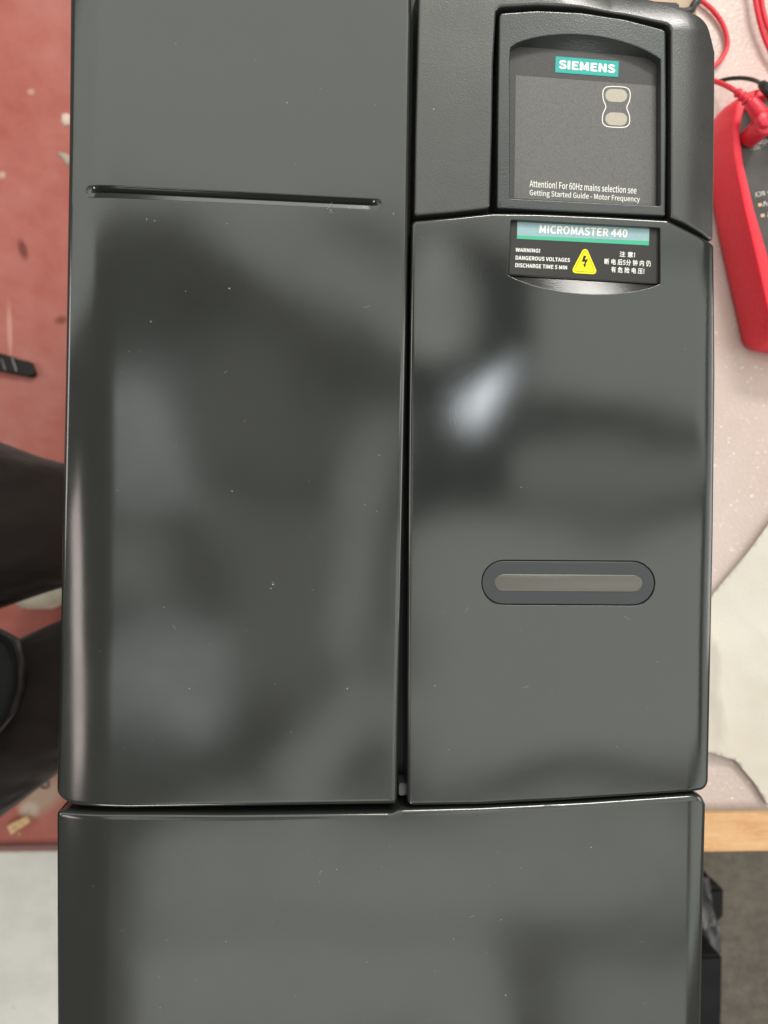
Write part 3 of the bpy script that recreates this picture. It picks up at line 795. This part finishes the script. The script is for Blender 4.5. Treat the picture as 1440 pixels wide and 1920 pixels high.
for v in bm.verts:
    q = Vector((v.co.x*30, v.co.y*16, 4)); v.co.z = 0.229+0.02*max(0, 1-2*abs(mn.noise(q)))**2
ex = bmesh.ops.extrude_face_region(bm, geom=bm.faces[:])
for v in [q for q in ex['geom'] if isinstance(q, bmesh.types.BMVert)]: v.co.z -= 0.0006
tag(obj('plastic_film', bm, m), 'crumpled grey plastic film draped over the black bin', 'plastic film')

# ================================================================ small things on the red floor
usb = thing('usb_stick', 'small black memory stick lying on the red floor at the left edge', 'memory stick')
def quadbox(name, pts, z0, z1, mat, parent, r=3, bev=0.002):
    return slab(name, world_loop(rounded([(*p, r) for p in pts], 20), z1), z1, z0, mat, parent, bev)
M_USB = simple('usb_black', (0.006, 0.006, 0.007), 0.45, 0.3); M_USBG = simple('usb_grey_print', (0.22, 0.23, 0.23), 0.5, 0.4)
quadbox('cap', [(26, 671.5), (57, 678), (66.5, 702), (54, 706.5), (32, 701)], 0.0006, 0.012, M_USB, usb, 4)
quadbox('body', [(-60, 650), (1, 662.5), (25, 669), (33, 701.5), (6, 696), (-60, 682)], 0.0006, 0.014, M_USB, usb, 2)
poly('grey_stripe', [(20.5, 670), (24.5, 671), (33, 696.5), (29, 695.5)], 0.0144, M_USBG, usb)
poly('grey_stripe', [(2, 673), (3.5, 673), (11, 694), (8.5, 694)], 0.0144, M_USBG, usb)
M_CHIP = simple('pale_wood', (0.74, 0.50, 0.27), 0.6, 0.3, nscale=120, namp=0.2)
o = quadbox('wood_chip', [(12, 1549), (50, 1530.5), (57, 1541), (20, 1566)], 0.0006, 0.010, M_CHIP, None, 1, 0.001)
tag(o, 'short pale wood offcut on the red floor near the white board', 'wood offcut')
bm = bmesh.new()
pr = PP([(66, 1452, .003), (78, 1456, .004), (89, 1466, .003), (91, 1474, .003), (84, 1478, .002), (74, 1473, .003), (66, 1464, .003), (62, 1458, .003), (66, 1452, .003)])
tube(bm, spline(pr, 6), 0.0014, 8)
tag(obj('rubber_band', bm, simple('dark_band', (0.10, 0.06, 0.06), 0.5)), 'thin dark loop of band lying on the red floor beside the knee', 'rubber band')
def scrap(name, pts, label, col, z=0.004):
    bm = bmesh.new(); l = world_loop(rounded([(*p, 1.5) for p in pts], 5), z); r_ = ring(bm, l, z*0.4)
    c = sum((v.co for v in r_), Vector())/len(r_); cv = bm.verts.new((c.x, c.y, z)); bs = ring(bm, l, 0.0004); bridge(bm, bs, r_)
    for i in range(len(r_)): bm.faces.new((r_[i], r_[(i+1) % len(r_)], cv))
    bm.faces.new(list(reversed(bs)))
    return tag(obj(name, bm, simple(name, col, 0.6, 0.3, nscale=90, namp=0.12), None, True), label, 'scrap')
scrap('white_scrap', [(58, 1463), (64, 1464), (69, 1472), (62, 1475)], 'tiny white crumb beside the dark loop of band', (0.8, 0.78, 0.74), 0.006)
scrap('white_scrap', [(115, 214), (121, 211), (134, 214), (134, 234), (119, 235), (114, 226)], 'round off-white scrap on the red floor, touching the drive at upper left', (0.80, 0.64, 0.54), 0.003)
scrap('grey_scrap', [(104, 284), (122, 286), (136, 292), (136, 310), (124, 310), (114, 294)], 'ragged grey scrap on the red floor just below the off-white one', (0.50, 0.42, 0.36), 0.003)
scrap('wood_crumb', [(32, 1560), (36, 1560), (37, 1567), (34, 1568)], 'tiny crumb of wood under the pale offcut', (0.74, 0.5, 0.27), 0.004)

# ================================================================ seated person, only the knees show
stool = thing('stool', 'dark stool under the seated person, beyond the left edge', 'stool')
hip = P(-640, 1370, 0.50)
bm = bmesh.new(); bmesh.ops.create_cone(bm, cap_ends=True, segments=32, radius1=0.16, radius2=0.155, depth=0.04, matrix=Matrix.Translation((hip.x, hip.y, 0.38))); obj('seat', bm, M_CASE, stool, False)
for sx in (-1, 1):
    for sy in (-1, 1): boxobj('leg', hip.x+sx*0.1-0.012, hip.x+sx*0.1+0.012, hip.y+sy*0.1-0.012, hip.y+sy*0.1+0.012, 0.0005, 0.3595, M_CASE, stool)
def cloth(name, c0, c1):
    m, nt, b = newmat(name)
    f = noise(nt, 7, 4, 0.6)
    c = ramp(nt, f, [(0.35, c0), (0.7, c1)]); g = noise(nt, 900, 2)
    nt.links.new(mixc(nt, 0.3, c, ramp(nt, g, [(0.3, tuple(x*0.5 for x in c0)), (0.7, tuple(x*1.5 for x in c1))])), b.inputs['Base Color'])
    b.inputs['Roughness'].default_value = 0.85; b.inputs['Specular IOR Level'].default_value = 0.2
    b.inputs['Sheen Weight'].default_value = 0.15
    v = coords(nt, sc3=(7, 14, 12), rot=(0, 0, 0.6)); bump(nt, b, noise(nt, 1.3, 2, 0.4, v), 0.034, 0.9)
    return m
M_CLOTH = cloth('dark_trousers', (0.005, 0.0045, 0.0045), (0.019, 0.012, 0.009))
M_JACK = cloth('black_jacket', (0.006, 0.006, 0.007), (0.014, 0.014, 0.015))
M_SKIN = simple('skin', (0.50, 0.30, 0.21), 0.5, 0.4)
person = thing('person', 'seated person in dark trousers whose two knees show left of the drive', 'person')
def skin_mesh(name, nodes, edges, mat, parent, root=0, sub=2):
    me = bpy.data.meshes.new(name); me.from_pydata([n[0] for n in nodes], edges, []); me.update()
    o = link(name, me, mat, parent)
    s = o.modifiers.new('skin', 'SKIN'); s.use_smooth_shade = True
    for i, n in enumerate(nodes):
        r = n[1] if isinstance(n[1], tuple) else (n[1], n[1])
        me.skin_vertices[0].data[i].radius = r; me.skin_vertices[0].data[i].use_root = (i == root)
    u = o.modifiers.new('sub', 'SUBSURF'); u.levels = sub; u.render_levels = sub
    dg = bpy.context.evaluated_depsgraph_get(); m2 = bpy.data.meshes.new_from_object(o.evaluated_get(dg))
    bpy.data.objects.remove(o)
    for p in m2.polygons: p.use_smooth = True
    return link(name, m2, mat, parent)
H1 = P(-500, 1060, 0.50); K1 = P(210, 975, 0.50); H2 = P(-470, 1660, 0.50); K2 = P(205, 1235, 0.50)
A1 = Vector((K1.x-0.05, K1.y-0.02, 0.12)); A2 = Vector((K2.x-0.03, K2.y+0.02, 0.12))
nodes = [(hip, 0.13), (H1, 0.10), (H1.lerp(K1, 0.58)+Vector((0, 0.020, 0)), 0.120), (H1.lerp(K1, 0.83), 0.070), (K1, 0.064), (K1.lerp(A1, 0.5), 0.055), (A1, 0.045),
         (H2, 0.10), (H2.lerp(K2, 0.5), 0.090), (H2.lerp(K2, 0.85), 0.076), (K2, 0.064), (K2.lerp(A2, 0.5), 0.055), (A2, 0.045),
         (hip+Vector((-0.03, 0, 0.2)), (0.15, 0.12)), (hip+Vector((-0.05, 0, 0.42)), (0.17, 0.12)), (hip+Vector((-0.05, 0, 0.56)), 0.06), (hip+Vector((-0.03, 0, 0.64)), 0.075), (hip+Vector((-0.02, 0, 0.74)), 0.08)]
edges = [(0, 1), (1, 2), (2, 3), (3, 4), (4, 5), (5, 6), (0, 7), (7, 8), (8, 9), (9, 10), (10, 11), (11, 12), (0, 13), (13, 14), (14, 15), (15, 16), (16, 17)]
skin_mesh('body', nodes, edges, M_CLOTH, person)
hh = hip+Vector((-0.02, 0, 0.74))
bm = bmesh.new(); bmesh.ops.create_icosphere(bm, subdivisions=3, radius=0.1)
for v in bm.verts: v.co = Vector((v.co.x*1.0-0.012, v.co.y*0.86, v.co.z*1.02+0.02 if v.co.z > -0.02 else v.co.z*0.4))+hh
obj('hair', bm, simple('black_hair', (0.01, 0.009, 0.008), 0.5), person)
# jacket: torso shell, arms and the rounded front flap that hangs on the thigh
jn = [(hip+Vector((-0.02, 0, 0.10)), (0.18, 0.15)), (hip+Vector((-0.05, 0, 0.42)), (0.19, 0.14)), (hip+Vector((-0.05, 0, 0.50)), 0.10)]
je = [(0, 1), (1, 2)]
for s, K in ((1, H1.lerp(K1, 0.28)), (-1, H2.lerp(K2, 0.28))):
    b0 = len(jn); sh = hip+Vector((-0.05, s*0.18, 0.43))
    el = hip+Vector((0.02, s*0.25, 0.20)); wr = K+Vector((-0.02, 0, 0.125))
    jn += [(sh, 0.065), (el, 0.05), (wr, 0.038)]; je += [(1, b0), (b0, b0+1), (b0+1, b0+2)]
skin_mesh('jacket', jn, je, M_JACK, person)
for s, K, dd in ((1, H1.lerp(K1, 0.28), (K1-H1).normalized()), (-1, H2.lerp(K2, 0.28), (K2-H2).normalized())):
    w0 = K+Vector((-0.02, 0, 0.12)); side = Vector((-dd.y, dd.x, 0))
    hn = [(w0, 0.022), (w0+dd*0.05, (0.034, 0.016)), (w0+dd*0.085, (0.036, 0.014))]; he = [(0, 1), (1, 2)]
    for i, (off, ln) in enumerate(((-0.027, 0.055), (-0.009, 0.068), (0.009, 0.064), (0.027, 0.05))):
        b0 = len(hn); base = w0+dd*0.085+side*off
        hn += [(base+dd*0.006, 0.0095), (base+dd*ln*0.55+Vector((0, 0, -0.004)), 0.0085), (base+dd*ln+Vector((0, 0, -0.016)), 0.0072)]
        he += [(2, b0), (b0, b0+1), (b0+1, b0+2)]
    b0 = len(hn); hn += [(w0+dd*0.035-side*s*0.036, 0.011), (w0+dd*0.065-side*s*0.052+Vector((0, 0, -0.01)), 0.0095)]; he += [(1, b0), (b0, b0+1)]
    skin_mesh('hand', hn, he, M_SKIN, person, 0, 1)
flap = world_loop(rounded([(-160, 1160, 0), (-20, 1186, 30), (18, 1206, 20), (30, 1250, 0), (26, 1300, 0), (10, 1350, 25), (-30, 1400, 20), (-160, 1430, 0)], 8), 0.60)
slab('jacket_flap', flap, 0.602, 0.575, M_JACK, person, 0.008, True)
bm = bmesh.new(); tube(bm, spline(PP([(-20, 1184, .603), (16, 1204, .603), (28, 1248, .603), (24, 1298, .603), (6, 1350, .603), (-30, 1398, .605)]), 6), 0.002, 8)
obj('seam', bm, simple('grey_seam', (0.009, 0.009, 0.010), 0.9, 0.1), person)
# shoes
M_SHOE = simple('cream_shoe', (0.66, 0.62, 0.50), 0.6, 0.3, nscale=60, namp=0.12)
for A, tgt in ((A1, P(78, 1102, 0.06)), (A2, None)):
    if tgt is not None: c = Vector((tgt.x, tgt.y, 0)); d = Vector((0.75, 0.55, 0)).normalized(); c = c+d*0.03
    else: c = Vector((A.x, A.y, 0)); d = Vector((1, 0.1, 0)).normalized()
    sd = Vector((-d.y, d.x, 0)); bm = bmesh.new(); prev = None
    for i in range(13):
        t = i/12; wd = 0.034+0.016*math.sin(t*math.pi*0.9)+(0.006 if t > 0.5 else 0); wd *= (1 if 0.08 < t < 0.93 else 0.6)
        hgt = 0.075*(1-t)**0.6+0.030
        ctr = c+d*(t*0.27-0.06); cur = []
        for k in range(14):
            a = 2*math.pi*k/14; cz_ = math.sin(a); cur.append(bm.verts.new(ctr+sd*math.cos(a)*wd+Vector((0, 0, 0.001+hgt*(0.5+0.5*cz_)))))
        if prev: bridge(bm, prev, cur)
        else: bm.faces.new(cur)
        prev = cur
    bm.faces.new(prev); obj('shoe', bm, M_SHOE, person)

sc.cycles.max_bounces = 8
